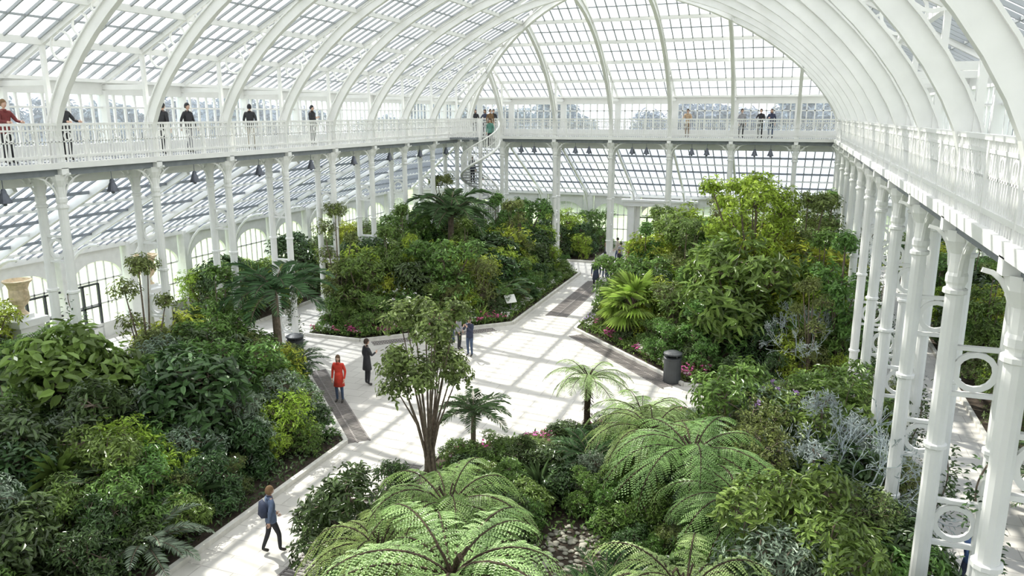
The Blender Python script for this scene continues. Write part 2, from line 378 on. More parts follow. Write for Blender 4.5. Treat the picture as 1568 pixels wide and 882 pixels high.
def frond(b,az,e0,e1,L,n,ll,lw,base=(0,0,0),ang=62,dbl=False,r=.02,pet=.15,vee=.25,mi=0,dr=.25):
    ca,sa=math.cos(az),math.sin(az); pts=[]; p=np.array(base,float); st=L/n; T=[];side=np.array([-sa,ca,0.])
    tw=random.uniform(-.25,.25)
    for i in range(n+1):
        t=i/n; e=e0+(e1-e0)*t**1.1; d=np.array([math.cos(e)*ca,math.cos(e)*sa,math.sin(e)])+side*tw*t
        d/=np.linalg.norm(d); pts.append(p.copy()); T.append(d); p=p+d*st
    pp=pts[::max(1,n//8)]+[pts[-1]+T[-1]*.01]
    b.tube(pp,[r*(1-.8*i/len(pp)) for i in range(len(pp))],4,1)
    P=[];D=[];N=[];LL=[];WW=[]
    for i in range(int(n*pet),n):
        t=(i/n-pet)/(1-pet); prof=(math.sin(math.pi*min(1,.12+t*.88))**.7); l=ll*max(.12,prof)
        up=np.cross(side,T[i]); up*= -1 if up[2]<0 else 1
        for sg in(-1,1):
            a=math.radians(ang)*(1-.35*t); d=side*sg*math.sin(a)+T[i]*math.cos(a)+up*vee; d/=np.linalg.norm(d)
            d+=rng.normal(size=3)*.07
            if not dbl:
                P.append(pts[i]);D.append(d);N.append(up);LL.append(l);WW.append(lw)
            else:
                m=max(4,int(l/.04)); s2=np.cross(up,d); s2/=np.linalg.norm(s2)
                for k in range(1,m):
                    u=k/m; q=pts[i]+d*l*u-np.array([0,0,1])*l*.4*u*u; w=l*.12*(1-u)**.6+.012
                    for g_ in(-1,1):
                        P.append(q);D.append(s2*g_+d*.5);N.append(up);LL.append(w);WW.append(lw)
                P.append(pts[i]);D.append(d-np.array([0,0,.2]));N.append(up);LL.append(l);WW.append(.014)
    b.leaves(P,D,N,np.array(LL),np.array(WW),fold=.1,droop=dr if not dbl else .1,mi=mi)
def treefern(name,leaf,H,R,nf):
    b=MB()
    if H>0:
        b.tube([(0,0,0),(.03,0,H*.5),(0,.02,H)],[.17,.13,.15],9,1)
        n=90; a=rng.uniform(0,TAU,n); z=rng.uniform(.1,H,n); P=np.stack([np.cos(a)*.13,np.sin(a)*.13,z],1); D=np.stack([np.cos(a),np.sin(a),-np.ones(n)*.8],1)
        b.leaves(P,D,D+[0,0,2],.22,.03,mi=1)
    for i in range(nf):
        az=TAU*i*.381966+random.uniform(-.12,.12); t=i/nf
        frond(b,az,random.uniform(.8,1.15)-.75*t,random.uniform(-1.25,-.7)-.3*t,R*random.uniform(.8,1.2)*1.22,25,R*.23,.024,(0,0,H),dbl=True,r=.022,pet=.08,vee=.0,ang=70)
    for i in range(4):
        a=random.uniform(0,TAU); b.tube([(0,0,H),(math.cos(a)*.1,math.sin(a)*.1,H+.3),(math.cos(a)*.2,math.sin(a)*.2,H+.45),(math.cos(a)*.28,math.sin(a)*.28,H+.38)],[.025,.02,.02,.01],5,1)
    return b.mesh(name,[leaf,BARKF])
def palm(name,leaf,H,R,nf,n=30,lw=.035,ll=.3,e=(1.2,-.5),vee=.3,ang=60):
    b=MB()
    if H>0: b.tube([(0,0,0),(0,.03,H*.5),(0,0,H)],[.16,.13,.12],9,1)
    for i in range(nf):
        t=i/nf; az=TAU*i*.381966
        frond(b,az,e[0]-.9*t,e[1]-.5*t+random.uniform(-.1,.1),R*1.15*random.uniform(.85,1.1),n,R*ll,lw,(0,0,H),ang=ang,vee=vee,r=.02,pet=.12)
    return b.mesh(name,[leaf,BARK])
def fanpalm(name,leaf,H,R,nf):
    b=MB()
    if H>0: b.tube([(0,0,0),(0,0,H*.5),(0,0,H)],[.2,.16,.14],10,1)
    for i in range(nf):
        t=i/nf; az=TAU*i*.381966; e=1.35-1.9*t; d=np.array([math.cos(e)*math.cos(az),math.cos(e)*math.sin(az),math.sin(e)])
        c=np.array([0,0,H])+d*R*.45; b.tube([(0,0,H),tuple(c)],[.02,.012],4,1)
        s=np.array([-math.sin(az),math.cos(az),0]); u=np.cross(s,d); m=22; P=[];D=[];N=[]
        for j in range(m):
            a=(j/(m-1)-.5)*3.9; P.append(c);D.append(d*math.cos(a)+s*math.sin(a)-np.array([0,0,.12]));N.append(-u if u[2]<0 else u)
        b.leaves(P,D,N,R*.55*np.ones(m),R*.075,fold=.3,droop=.2)
    return b.mesh(name,[leaf,BARK])
def rosette(name,leaf,n,L,W,H=0,droop=.25,emin=.1):
    b=MB()
    if H>0: b.tube([(0,0,0),(.04,0,H*.5),(0,0,H)],[.07,.06,.05],7,1)
    az=rng.uniform(0,TAU,n); e=rng.uniform(emin,1.45,n)
    D=np.stack([np.cos(e)*np.cos(az),np.cos(e)*np.sin(az),np.sin(e)],1); N=np.stack([-np.sin(e)*np.cos(az),-np.sin(e)*np.sin(az),np.cos(e)],1)
    b.leaves(np.zeros((n,3))+[0,0,H],D,N,L*rng.uniform(.75,1.1,n),W,fold=.2,droop=droop)
    return b.mesh(name,[leaf,BARK])
def twiggy(name,leaf,H,R):
    b=MB(); T=[]
    def grow(p,d,l,r,k):
        q=p+d*l; b.tube([p,(p+q)/2+rng.normal(size=3)*l*.05,q],[r,r*.85,r*.7],4,0)
        if k==0: T.append((q,d)); return
        for _ in range(3):
            e=d+rng.normal(size=3)*.45+[0,0,.12]; e/=np.linalg.norm(e); grow(q,e,l*random.uniform(.6,.85),r*.62,k-1)
    for i in range(5):
        a=TAU*i/5; d=np.array([math.cos(a)*.45,math.sin(a)*.45,1]); grow(np.zeros(3),d/np.linalg.norm(d),H*.33,.025,4)
    P=np.array([t[0] for t in T]);D=np.array([t[1] for t in T])
    for j in range(3): b.leaves(P-D*.05*j,D+rng.normal(size=P.shape)*.7,D[:,[1,2,0]],.07,.02,mi=1)
    return b.mesh(name,[mat(name+'_stem',(.40,.46,.48),.7),leaf])
M=dict(
 dk=bush('sh',L_DARK,1.15,2.2,.2,9,620,7,.16,.055),
 dk2=bush('sh',L_DARK,1.0,2.4,.3,8,480,6,.24,.085),
 md=bush('sh',L_MID,1.1,2.1,.2,9,700,7,.13,.045),
 md2=bush('sh',L_MID,1.1,2.6,.4,8,480,7,.22,.065),
 yl=bush('sh',L_YEL,1.0,2.2,.3,9,480,6,.15,.045,inner=.5),
 ol=bush('sh',L_OLV,1.1,2.5,.3,10,900,7,.085,.03,inner=.5),
 gr=bush('sh',L_GRY,1.0,2.2,.2,9,700,7,.12,.03),
 bl=bush('sh',L_BLU,1.0,2.2,.2,10,600,7,.10,.02,rb=.35,tilt=1.2,inner=.5),
 pu=bush('sh',L_GRY,1.0,2.0,.2,9,520,7,.12,.03,extra=L_PUR,ef=.1),
 fw=bush('sh',L_MID,.9,1.6,.1,8,500,6,.12,.045,extra=L_WHT,ef=.2),
 tw=twiggy('wiry_shrub',L_BLU,2.2,1.0))
M['tf1']=treefern('tf',L_FERN,2.4,2.0,21); M['tf2']=treefern('tf',L_FERN2,2.6,1.7,20); M['tf0']=treefern('tf',L_FERN,.25,1.3,15)
M['pm']=palm('pm',L_PALM,2.6,1.8,22); M['cy']=palm('cy',L_PALM,.6,1.5,26,34,.03,.2,(1.3,-.2)); M['cyb']=palm('cyb',L_GRY,.3,1.4,20,34,.03,.2,(1.2,-.3))
M['fan']=fanpalm('fan',L_FAN,1.3,1.5,24); M['fand']=fanpalm('fand',L_PALM,.6,1.1,18)
M['ros']=rosette('ros',L_FAN,70,.95,.07); M['rosd']=rosette('rosd',L_PALM,80,.85,.05,.5); M['corl']=rosette('corl',L_MID,90,.8,.06,1.2,.4,-.4)
BH={'dk':2.2,'dk2':2.4,'md':2.1,'md2':2.6,'yl':2.2,'ol':2.5,'gr':2.2,'bl':2.2,'pu':2.0,'fw':1.6,'tw':2.2}
def put(k,name,x,y,h=None,sc=1,rz=None):
    if h: sc=h/BH[k]
    return inst(M[k],name,x,y,.05,sc if not h else max(sc,.55)*random.uniform(.9,1.1),sc,rz)
for x,y,k,sc,sz in((-5.7,12.3,'tf1',.86,1.12),(-4.5,9.8,'tf2',1.2,1.18),(-1.6,16.8,'tf1',1.0,1.04),(-1.0,10.6,'tf2',.8,1.15),(-5.5,22.6,'tf2',.76,.75),(-3.2,19.4,'tf2',.85,.85),(-.4,15.2,'tf1',.85,.95),(-2.7,17.9,'tf1',.8,.98),(-6.4,10.9,'tf1',.7,1.0),(-2.8,14.2,'tf0',.9,.9)):
    inst(M[k],'tree_fern',x,y,.05,sc,sz)
put('fan','fan_palm',-6.2,34.0,sc=1.25); inst(M['pm'],'date_palm',-18,40,.05,1.35,1.7); put('cy','cycad',-13.9,37.2,sc=1.2); inst(M['pm'],'feather_palm',-18.3,24,.05,1.2,1.3); put('cy','cycad',-17.4,23.6,sc=.9)
put('pm','feather_palm',-8.2,19.6,sc=.6); put('ros','spiky_lily',-15,17.1,sc=1.2); put('rosd','spiky_yucca',-13.9,14.3,sc=1.2); put('corl','cordyline',-16.6,21.9,sc=1); put('cyb','blue_cycad',-13.4,12.3,sc=1); put('fand','fan_palm',-14.6,15.2,sc=1.1); put('rosd','spiky_yucca',-5.6,17.8,sc=1)
tr1=bush('tree',L_OLV,1.5,5.4,2.5,17,1050,6,.14,.065,rb=.33,stems=7,tr=.03,inner=.35); inst(tr1,'slender_tree',-8.7,17.6,.05,1,1,2.0)
tr2=bush('tree',L_YEL,2.5,7.2,2.4,22,1450,6,.19,.075,rb=.27,stems=2,tr=.06,inner=.4); inst(tr2,'yellow_green_tree',-1.2,35.6,.05,1.05,1.06)
tr3=bush('tree',L_MID,1.9,3.9,1.7,9,330,7,.38,.2,rb=.42,stems=1,tr=.05); inst(tr3,'broadleaf_tree',-19.7,16.2,.05)
tr4=bush('tree',L_YEL,.6,3.6,.4,8,500,6,.2,.04,rb=.5,stems=4,tr=.02); inst(tr4,'bamboo_clump',-18.2,35.3,.05,1.1)
tr5=bush('tree',L_OLV,.9,5,.8,13,620,6,.13,.05,rb=.38,stems=2,tr=.035,inner=.4)
tr6=bush('tree',L_MID,1.0,4.6,.8,13,620,6,.16,.06,rb=.38,stems=2,tr=.035,inner=.4)
for i,(x,y,s) in enumerate(((-20.1,19.4,1.1),(-19.9,22.7,1.0),(-20.2,31.5,1.2),(-19.8,37.5,1.15),(-20,44,1.3),(1.6,33,1.2),(2.0,38.5,1.3),(2.2,43,1.35),(1.2,29.8,.85),(-6.8,40,1.0),(-3.5,42,1.2),(2.2,31,1.25),(8,28,.9),(8.5,20,.95),(-14.8,42.5,1.05),(-17,45,1.15),(-6.5,44.5,1.0),(-18.9,34,1.0),(.9,36.5,1.35),(7.6,33,1.0),(7.8,38,1.0),(-16.5,38.5,1.0),(-4.5,38,1.0))): inst((tr5,tr6)[i%2],'slender_tree',x,y,.05,s)
put('yl','rounded_shrub',-13.9,18.4,1.9); inst(M['dk'],'glossy_shrub',-9.0,13.9,.05,1.2,1.05); put('gr','silver_shrub',-18.6,18.8,3.0)
put('bl','blue_grey_shrub',1.2,19.2,3.5); put('bl','blue_grey_shrub',1.0,17.2,3.0); put('pu','purple_flowering_shrub',-.4,20.6,2.9); put('gr','silver_shrub',1.4,13.3,2.7); put('ol','fine_leaf_shrub',.3,22.3,2.8); put('dk','glossy_shrub',-8.9,16.3,1.4); put('md2','laurel_shrub',1.9,21.5,3.0); put('md','green_shrub',.6,14.4,2.4); put('ol','fine_leaf_shrub',1.8,15.6,2.8)
for x,y,s in((1.5,18.0,1.6),(1.2,30.2,1.4)): inst(M['tw'],'wiry_shrub',x,y,.05,s)
put('pu','purple_flowering_shrub',2.2,31.6,2.6)
def hmax(k,x,y):
    e=edged(x,y)
    if k=='nw': return min(4.3,.35+1.3*e)
    if k=='ne': return min(4.9,.35+1.25*e)
    if k=='sw': return min(3.2 if y>14 else 2.4,.5+1.0*e)
    if k=='se':
        if ((x+4.2)/1.4)**2+((y-15)/2.6)**2<1: return 0
        if x>-1.2: return min(3.0,.5+1.2*e)
        return min(1.5,.4+.4*e)
    return 3.0
W8={'nw':['md','md2','yl','dk','dk2','ol','yl','fw','md','md2'],'ne':['md','yl','ol','dk','yl','md','md2','ol','md','yl','dk'],'sw':['dk','dk2','dk','gr','ol','md','dk2','md2','yl','md'],'se':['dk','dk2','md','gr','md','ol','dk2','md2']}
names={'dk':'glossy_shrub','dk2':'large_leaf_shrub','md':'green_shrub','md2':'laurel_shrub','yl':'yellow_green_shrub','ol':'fine_leaf_shrub','gr':'silver_shrub','bl':'blue_grey_shrub','pu':'purple_flowering_shrub','fw':'white_flowering_shrub'}
for k,p in BEDS.items():
    xs=[a for a,b in p];ys=[b for a,b in p]; ar=(max(xs)-min(xs))*(max(ys)-min(ys)); loc=[]
    em={'nw':.95,'ne':.95,'se':.9}.get(k,.6)
    for i in range(int(ar*14)):
        x=random.uniform(min(xs)+.3,max(xs)-.3);y=random.uniform(max(4,min(ys)+.3),max(ys)-.3)
        if not inside(p,x,y) or edged(x,y)<(em if y<37 or k not in('nw','ne') else .6): continue
        h=hmax(k,x,y)*random.uniform(.6,1.1)
        if h<.3: continue
        sp=.45+.19*h if k in W8 else 1.4
        if k=='se' and y<8: continue
        if any((x-a)**2+(y-b)**2<sp*sp for a,b in loc): continue
        loc.append((x,y)); t=random.choice(W8.get(k,['dk','md','dk2','ol','yl']))
        if k not in W8: x=min(max(x,min(xs)+1.1),max(xs)-1.1)
        if random.random()<.10 and h>1.2: put(random.choice(['cy','corl','rosd','fand','tf0','ros']),'spiky_foliage_plant',x,y,sc=random.uniform(.8,1.2)*max(.8,h/2.0)); continue
        put(t,names[t],x,y,h)
def cover(nm,poly,n,leaf,L,W,zt):
    b=MB(); xs=[a for a,c in poly];ys=[c for a,c in poly]; P=[]
    while len(P)<n:
        x=random.uniform(min(xs),max(xs));y=random.uniform(min(ys),max(ys))
        if inside(poly,x,y) and edged(x,y)>.12 and ((x+4.2)/.9)**2+((y-15.2)/1.7)**2>random.uniform(.2,1.2): P.append((x,y,.08+random.random()*zt))
    P=np.array(P); D=rng.normal(size=P.shape)+[0,0,.5]; b.leaves(P,D,np.zeros(P.shape)+[0,0,1]+rng.normal(size=P.shape)*.3,L,W)
    b.obj(nm,[leaf])
for k in('sw','nw','ne','se'):
    cover('ground_cover_plants',BEDS[k],17000,L_DARK if k=='sw' else L_MID,.14,.06,.3)
def border(a,b_,w,fl,nm='flower_border'):
    b=MB(); a=Vector(a);c=Vector(b_);L=(c-a).length;d=(c-a)/L;s=Vector((-d.y,d.x)); n=int(L*abs(w)*520)
    t=rng.uniform(0,L,n);u=w*rng.uniform(0,1,n); zt=.12+rng.uniform(.15,.5,n)*(.5+.5*np.abs(u/w))
    P=np.stack([a.x+d.x*t+s.x*u,a.y+d.y*t+s.y*u,zt],1)
    b.leaves(P,rng.normal(size=P.shape)+[0,0,.6],np.zeros(P.shape)+[0,0,1],.13,.05)
    cl=np.sin(t*2.3)+np.sin(t*5.3+u*6)>.25; Q=P[cl][::5]+[0,0,.08]; Q[:,2]=np.maximum(Q[:,2],.35)
    for j in range(4):
        b.leaves(Q,rng.normal(size=Q.shape)*[1,1,.3]+[0,0,.3],np.zeros(Q.shape)+[0,0,1],.08,.075,mi=1 if j<3 or fl==L_PINK else 2)
    cl=np.sin(t*3.1+2)+np.sin(t*4.1+u*5)>.9; Q=P[cl][::5]+[0,0,.1]
    for j in range(3): b.leaves(Q,rng.normal(size=Q.shape)*[1,1,.3]+[0,0,.3],np.zeros(Q.shape)+[0,0,1],.07,.07,mi=2)
    b.obj(nm,[L_MID,fl,L_WHT])
border((-3.0,28.8),(-8.8,34.9),-1.1,L_PINK); border((-12.6,34.8),(-17.9,29.9),-1.1,L_PINK); border((-9.2,19.4),(-3.2,25.3),-.9,L_PINK); border((-12.8,19.6),(-18.3,25.3),.6,L_WHT); border((-18,29.8),(-20.8,29.8),-1.0,L_PINK);border((-12.7,34.8),(-12.7,47),.7,L_WHT); border((-9.0,35),(-9.0,45),-.7,L_PUR)
b=MB()
for i in range(300):
    a=random.uniform(0,TAU);r=random.random()**.5; x=-4.2+1.0*r*math.cos(a);y=15.2+1.9*r*math.sin(a);s=random.uniform(.04,.10)
    b.lathe([(s*.4,-s*.4),(s,-s*.1),(s*.95,s*.2),(s*.4,s*.45)],(x,y,.1),7,sy=random.uniform(.6,1))
b.obj('pebble_patch',[PEB],True)
def vine(x,y,h):
    b=MB(); n=int(h*170); z=rng.uniform(.1,h,n)*rng.uniform(.6,1,n); a=z*2.2+rng.normal(size=n)*.9; r=.17+rng.uniform(0,.18,n)
    b.tube([(.17*math.cos(q*2.2),.17*math.sin(q*2.2),q) for q in np.arange(.05,h,.15)],.015,4,1)
    P=np.stack([r*np.cos(a),r*np.sin(a),z],1); b.leaves(P,P*[1,1,0]*4+rng.normal(size=P.shape)*.7,np.zeros(P.shape)+[0,0,1],.11,.06)
    b.obj('climbing_vine',[L_DARK,BARK],loc=(x,y,.0))
bayY=[Y0+s for s in BAY['left']]
for y in bayY[3:12]:
    vine(X1+.85,y,random.uniform(3,6.5))
    if random.random()<.7: vine(X0,y,random.uniform(2.5,5.5))
# ---------------------------------------------------------------- furniture
lm=MB(); lm.tube([(0,0,0),(0,0,-.35)],.015,5); lm.lathe([(.05,-.3),(.09,-.36),(.1,-.45),(.13,-.5),(.2,-.72),(.24,-.78),(.23,-.8),(.1,-.8)],n=14); lm.lathe([(.02,-.76),(.08,-.8),(.06,-.88),(.01,-.9)],n=10)
LM=lm.mesh('hanging_lamp',[LAMP])
for sd,(L,f) in SIDES.items():
    B=BAY[sd]
    for i,(a,c) in enumerate(zip(B,B[1:])):
        if sd=='right' and i%3: continue
        for o in((-.45,.45) if sd=='far' else (0,)):
            x,y=f((a+c)/2+o,-.95 if sd=='right' else .07); inst(LM,'hanging_lamp',x,y,DK-.36,.8)
ub=MB(); ub.box(-.65,-.65,0,.65,.65,.3); ub.box(-.52,-.52,.3,.52,.52,2.2); ub.box(-.65,-.65,2.2,.65,.65,2.45); ub.box(-.3,-.3,2.45,.3,.3,2.6)
ub.lathe([(.28,2.6),(.2,2.68),(.12,2.8),(.14,2.9),(.26,3.0),(.36,3.2),(.34,3.45),(.33,3.6),(.4,3.8),(.5,3.9),(.52,3.95),(.45,3.97),(.35,3.8)],n=20,mi=1)
for a in(0,math.pi): ub.tube([(math.cos(a)*.34,0,3.15),(math.cos(a)*.52,0,3.3),(math.cos(a)*.5,0,3.55),(math.cos(a)*.36,0,3.6)],.04,6,1)
UB=ub.mesh('stone_urn',[WHITE2,URN])
for x,y in((-27.8,20.9),(-27.4,26.9)): inst(UB,'stone_urn',x,y,0,rz=0)
bn=MB(); bn.lathe([(.32,0),(.34,.05),(.34,.95),(.36,.97),(.36,1.02),(.3,1.05)],n=20); bn.lathe([(.3,1.13),(.37,1.15),(.36,1.2),(.2,1.27),(.03,1.3)],n=20)
for a in range(4): bn.box(.28*math.cos(a*TAU/4+.4)-.02,.28*math.sin(a*TAU/4+.4)-.02,1.02,.28*math.cos(a*TAU/4+.4)+.02,.28*math.sin(a*TAU/4+.4)+.02,1.16)
BN=bn.mesh('litter_bin',[DARK])
for x,y in((-3.7,28.9),(-18.9,25.95)): inst(BN,'litter_bin',x,y,0)
sg=MB(); sg.beam((-.0,0,0),(0,0,.9),.05,.05); sg.add([(-.3,-.12,.8),(.3,-.12,.8),(.3,.15,1.15),(-.3,.15,1.15),(-.3,-.1,.77),(.3,-.1,.77),(.3,.17,1.12),(-.3,.17,1.12)],[(0,1,2,3),(4,7,6,5),(0,4,5,1),(2,6,7,3),(0,3,7,4),(1,5,6,2)],1)
SG=sg.mesh('information_sign',[DARK,WHITE2])
for x,y in((-12.9,35.9),): inst(SG,'information_sign',x,y,.05,rz=.9)
bo=MB(); bo.box(-.35,-.04,.15,.35,.04,2.0); bo.box(-.3,-.3,0,.3,.3,.15); bo.obj('display_board',[mat('board_grey',(.2,.22,.24),.5)],loc=(-24,26.3,0)).rotation_euler=(0,0,1.2)
def door(x,y,rz,nm):
    b=MB()
    for s in(-1,1):
        b.box(s*.95-.85,-.04,0,s*.95+.85,.04,.5)
        for u in(-.85,0,.85): b.box(s*.95+u-.05,-.05,0,s*.95+u+.05,.05,2.6)
        for z in(.5,1.5,2.55): b.box(s*.95-.85,-.05,z,s*.95+.85,.05,z+.08)
    o=b.obj(nm,[DARK],loc=(x,y,0)); o.rotation_euler=(0,0,rz)
door(X0+HW,Y1+AW-.1,0,'door_1'); door(X0-AW+.1,24.4,math.pi/2,'door_2')
# white door surround with hood on the far wall
ds=MB()
for s in(-1,1): ds.box(s*2.1-.25,-.3,0,s*2.1+.25,.1,3.6)
ds.box(-2.6,-.45,3.5,2.6,.1,3.85); ds.box(-2.8,-.55,3.85,2.8,.1,4.0)
ds.obj('trim_door_surround',[WHITE],loc=(X0+HW,Y1+AW-.35,0))
# spiral staircase
st=MB(); R=1.2; n=46; th0=.3
st.lathe([(.12,0),(.12,9.9)],n=12)
hand=[];low=[]
for i in range(n):
    a=th0+i*TAU*2.1/n; a2=a+TAU*2.1/n*1.12; z=DK*(i+1)/n
    V=[]
    for zz in(z-.05,z): V+=[(.1*math.cos(a),.1*math.sin(a),zz),(R*math.cos(a),R*math.sin(a),zz),(R*math.cos(a2),R*math.sin(a2),zz),(.1*math.cos(a2),.1*math.sin(a2),zz)]
    st.add(V,[(0,3,2,1),(4,5,6,7),(0,1,5,4),(1,2,6,5),(2,3,7,6),(3,0,4,7)],1)
    for q in(a,a+(a2-a)*.33,a+(a2-a)*.66):
        zz=z+.19*(q-a)/(a2-a); st.beam((R*math.cos(q),R*math.sin(q),z-.04),(R*math.cos(q),R*math.sin(q),zz+1),.035,.035)
    hand.append((R*math.cos(a),R*math.sin(a),z+1)); low.append((R*math.cos(a),R*math.sin(a),z-.1))
st.tube(hand,.045,6); st.tube(low,.09,5); st.tube([(x,y,z-.6) for x,y,z in hand],.02,4)
STX,STY=X0+2.1,Y1-3.3
st.obj('spiral_staircase',[WHITE,TREAD],loc=(STX,STY,0))
lb=MB(); lb.box(X0-.1,STY-.6,DK-.12,STX-.1,STY+.6,DK)
for s in(-.6,.6):
    for z in(.35,1.05): lb.beam((X0,STY+s,DK+z),(STX-.1,STY+s,DK+z),.05,.05,1)
    for i in range(14): lb.beam((X0+i*.15,STY+s,DK),(X0+i*.15,STY+s,DK+1.05),.03,.03,1)
lb.obj('stair_landing',[DECK,WHITE])
# ---------------------------------------------------------------- people
SKIN=mat('skin',(.62,.40,.30),.5,.06); SHOE=mat('shoe',(.04,.035,.03),.5); EYE=mat('eye_dark',(.03,.02,.02),.3); EYW=mat('eye_white',(.8,.8,.78),.3); LIP=mat('lip',(.45,.17,.15),.5)
cloth={}
def clo(c):
    if c not in cloth: cloth[c]=mat('cloth_%d'%len(cloth),c,.85,.15,15)
    return cloth[c]
def seg_d(p,a,b):
    d=b-a; t=max(0,min(1,(p-a).dot(d)/max(1e-9,d.length_squared))); return (p-a-d*t).length
def person(name,x,y,z,yaw,top,bot,hair=(.05,.03,.02),pose='stand',H=1.72,skirt=False,long=False,skin=None,bag=None):
    k=H/1.72; J={}
    J['pel']=(0,0,.95);J['wai']=(0,0,1.08);J['che']=(0,.005,1.28);J['nec']=(0,0,1.44);J['hd']=(0,.015,1.52)
    for s,n_ in((-1,'L'),(1,'R')):
        J['sh'+n_]=(s*.165,0,1.39)
        el,wr,pa=(s*.235,-.03,1.13),(s*.225,.06,.89),(s*.215,.09,.81)
        hip,kn,an,to=(s*.09,0,.9),(s*.10,.02,.49),(s*.10,-.02,.09),(s*.115,.13,.04)
        if pose=='rail': el,wr,pa=(s*.25,.12,1.17),(s*.2,.36,1.14),(s*.19,.43,1.13)
        if pose=='phone' : el,wr,pa=(s*.22,.13,1.16),(s*.09,.30,1.36),(s*.06,.33,1.43)
        if pose=='walk':
            el=(s*.23,-.03*1-s*.06,1.14);wr=(s*.21,.03-s*.15,.92);pa=(s*.2,.06-s*.18,.85)
            kn=(s*.095,.04+s*.10,.5);an=(s*.09,s*.18-.04,.10+(.04 if s<0 else 0));to=(s*.1,s*.18+.11,.04)
        if pose=='talk' and s>0: el,wr,pa=(.25,.08,1.15),(.12,.28,1.2),(.08,.34,1.22)
        for q,v in zip(('el','wr','pa','hi','kn','an','to'),(el,wr,pa,hip,kn,an,to)): J[q+n_]=v
    keys=list(J); idx={q:i for i,q in enumerate(keys)}
    E=[('pel','wai','t'),('wai','che','t'),('che','nec','t'),('nec','hd','s')]
    for n_ in 'LR': E+=[('che','sh'+n_,'t'),('sh'+n_,'el'+n_,'t'),('el'+n_,'wr'+n_,'t'),('wr'+n_,'pa'+n_,'s'),('pel','hi'+n_,'b'),('hi'+n_,'kn'+n_,'b'),('kn'+n_,'an'+n_,'b'),('an'+n_,'to'+n_,'o')]
    RD={'pel':(.15,.11),'wai':(.135,.10),'che':(.155,.11),'nec':(.055,.055),'hd':(.05,.05),'sh':(.07,.07),'el':(.048,.048),'wr':(.034,.034),'pa':(.042,.022),'hi':(.095,.095),'kn':(.062,.062),'an':(.043,.043),'to':(.045,.032)}
    me=bpy.data.meshes.new('t'); me.from_pydata([J[q] for q in keys],[(idx[a],idx[b_]) for a,b_,_ in E],[])
    o=link(bpy.data.objects.new('t',me)); o.modifiers.new('s','SKIN'); sb=o.modifiers.new('u','SUBSURF'); sb.levels=1
    for i,q in enumerate(keys):
        r=RD.get(q) or RD[q[:-1]]; me.skin_vertices[0].data[i].radius=r; me.skin_vertices[0].data[i].use_root=(q=='pel')
    bpy.context.view_layer.update(); dg=bpy.context.evaluated_depsgraph_get(); ev=bpy.data.meshes.new_from_object(o.evaluated_get(dg))
    mb=MB(); V=[tuple(v.co) for v in ev.vertices]; SG_=[(Vector(J[a]),Vector(J[b_]),{'t':0,'b':1,'s':2,'o':3}[c]) for a,b_,c in E]
    mb.v=V
    for p in ev.polygons:
        c=p.center; best=min(SG_,key=lambda g_:seg_d(c,g_[0],g_[1]))[2]
        if best==1 and c.z>.86: best=0
        mb.f.append(tuple(p.vertices)); mb.m.append(best)
    bpy.data.objects.remove(o); bpy.data.meshes.remove(ev)
    hz=1.615; n1,n2=14,11; vs=[]
    for i in range(n2+1):
        ph=math.pi*i/n2
        for j in range(n1):
            a=TAU*j/n1; xx=math.sin(ph)*math.cos(a)*.074;yy=math.sin(ph)*math.sin(a)*.093;zz=math.cos(ph)*.115
            if zz<0: f_=1-.35*(-zz/.115)**1.5; xx*=f_; yy=yy*f_+.012*(-zz/.115)
            vs.append((xx,yy+.02,zz+hz))
    mb.add(vs,[(i*n1+j,(i+1)*n1+j,(i+1)*n1+(j+1)%n1,i*n1+(j+1)%n1) for i in range(n2) for j in range(n1)],2)
    mb.add([(-.014,.105,hz-.03),(.014,.105,hz-.03),(0,.108,hz+.02),(0,.135,hz-.025)],[(0,1,3),(1,2,3),(2,0,3)],2)
    for s in(-1,1):
        mb.lathe([(.002,-.008),(.013,-.004),(.013,.004),(.002,.008)],(s*.03,.104,hz+.005),8,5); mb.lathe([(.001,-.006),(.006,0),(.001,.006)],(s*.03,.115,hz+.005),6,4)
        mb.lathe([(.004,-.028),(.014,-.01),(.017,.012),(.006,.028)],(s*.076,.015,hz-.005),7,2,sx=.5)
        mb.beam((s*.03-.014,.108,hz+.028),(s*.03+.014,.108,hz+.028),.01,.006,6)
    mb.beam((-.022,.102,hz-.058),(.022,.102,hz-.058),.012,.012,7)
    vs=[];hn=9 if not long else 10
    for i in range(hn+1):
        ph=math.pi*.66*i/hn
        for j in range(n1):
            a=TAU*j/n1; fr=max(0,math.sin(a)); lim=1-.42*fr**.6; p2=ph*lim
            xx=math.sin(p2)*math.cos(a)*.085;yy=math.sin(p2)*math.sin(a)*.104;zz=math.cos(p2)*.13
            if long and i==hn and fr<.25: zz-=.16
            vs.append((xx,yy+.012,zz+hz+.003))
    mb.add(vs,[(i*n1+j,(i+1)*n1+j,(i+1)*n1+(j+1)%n1,i*n1+(j+1)%n1) for i in range(hn) for j in range(n1)],6)
    for s,n_ in((-1,'L'),(1,'R')):
        w=Vector(J['wr'+n_]);pa=Vector(J['pa'+n_]); d=(pa-w).normalized(); side=d.cross(Vector((s,0,0)))
        if side.length<.1: side=Vector((0,1,0))
        side.normalize(); cu=Vector((-s,0,0))*.5+(Vector((0,0,-.6)) if pose in('rail','phone') else Vector((0,0,0)))
        for i,l in enumerate((.068,.078,.072,.056)):
            b0=pa+side*(.03-.02*i)+d*.01; q1=b0+d*l*.5; q2=q1+(d+cu*.5).normalized()*l*.3; q3=q2+(d+cu*1.2).normalized()*l*.25
            mb.tube([b0,q1,q2,q3],[.0095,.009,.008,.006],5,2)
        b0=w+d*.02+side*.025; mb.tube([b0,b0+(side+d*.8).normalized()*.035,b0+(side*.5+d).normalized()*.065],[.012,.011,.008],5,2)
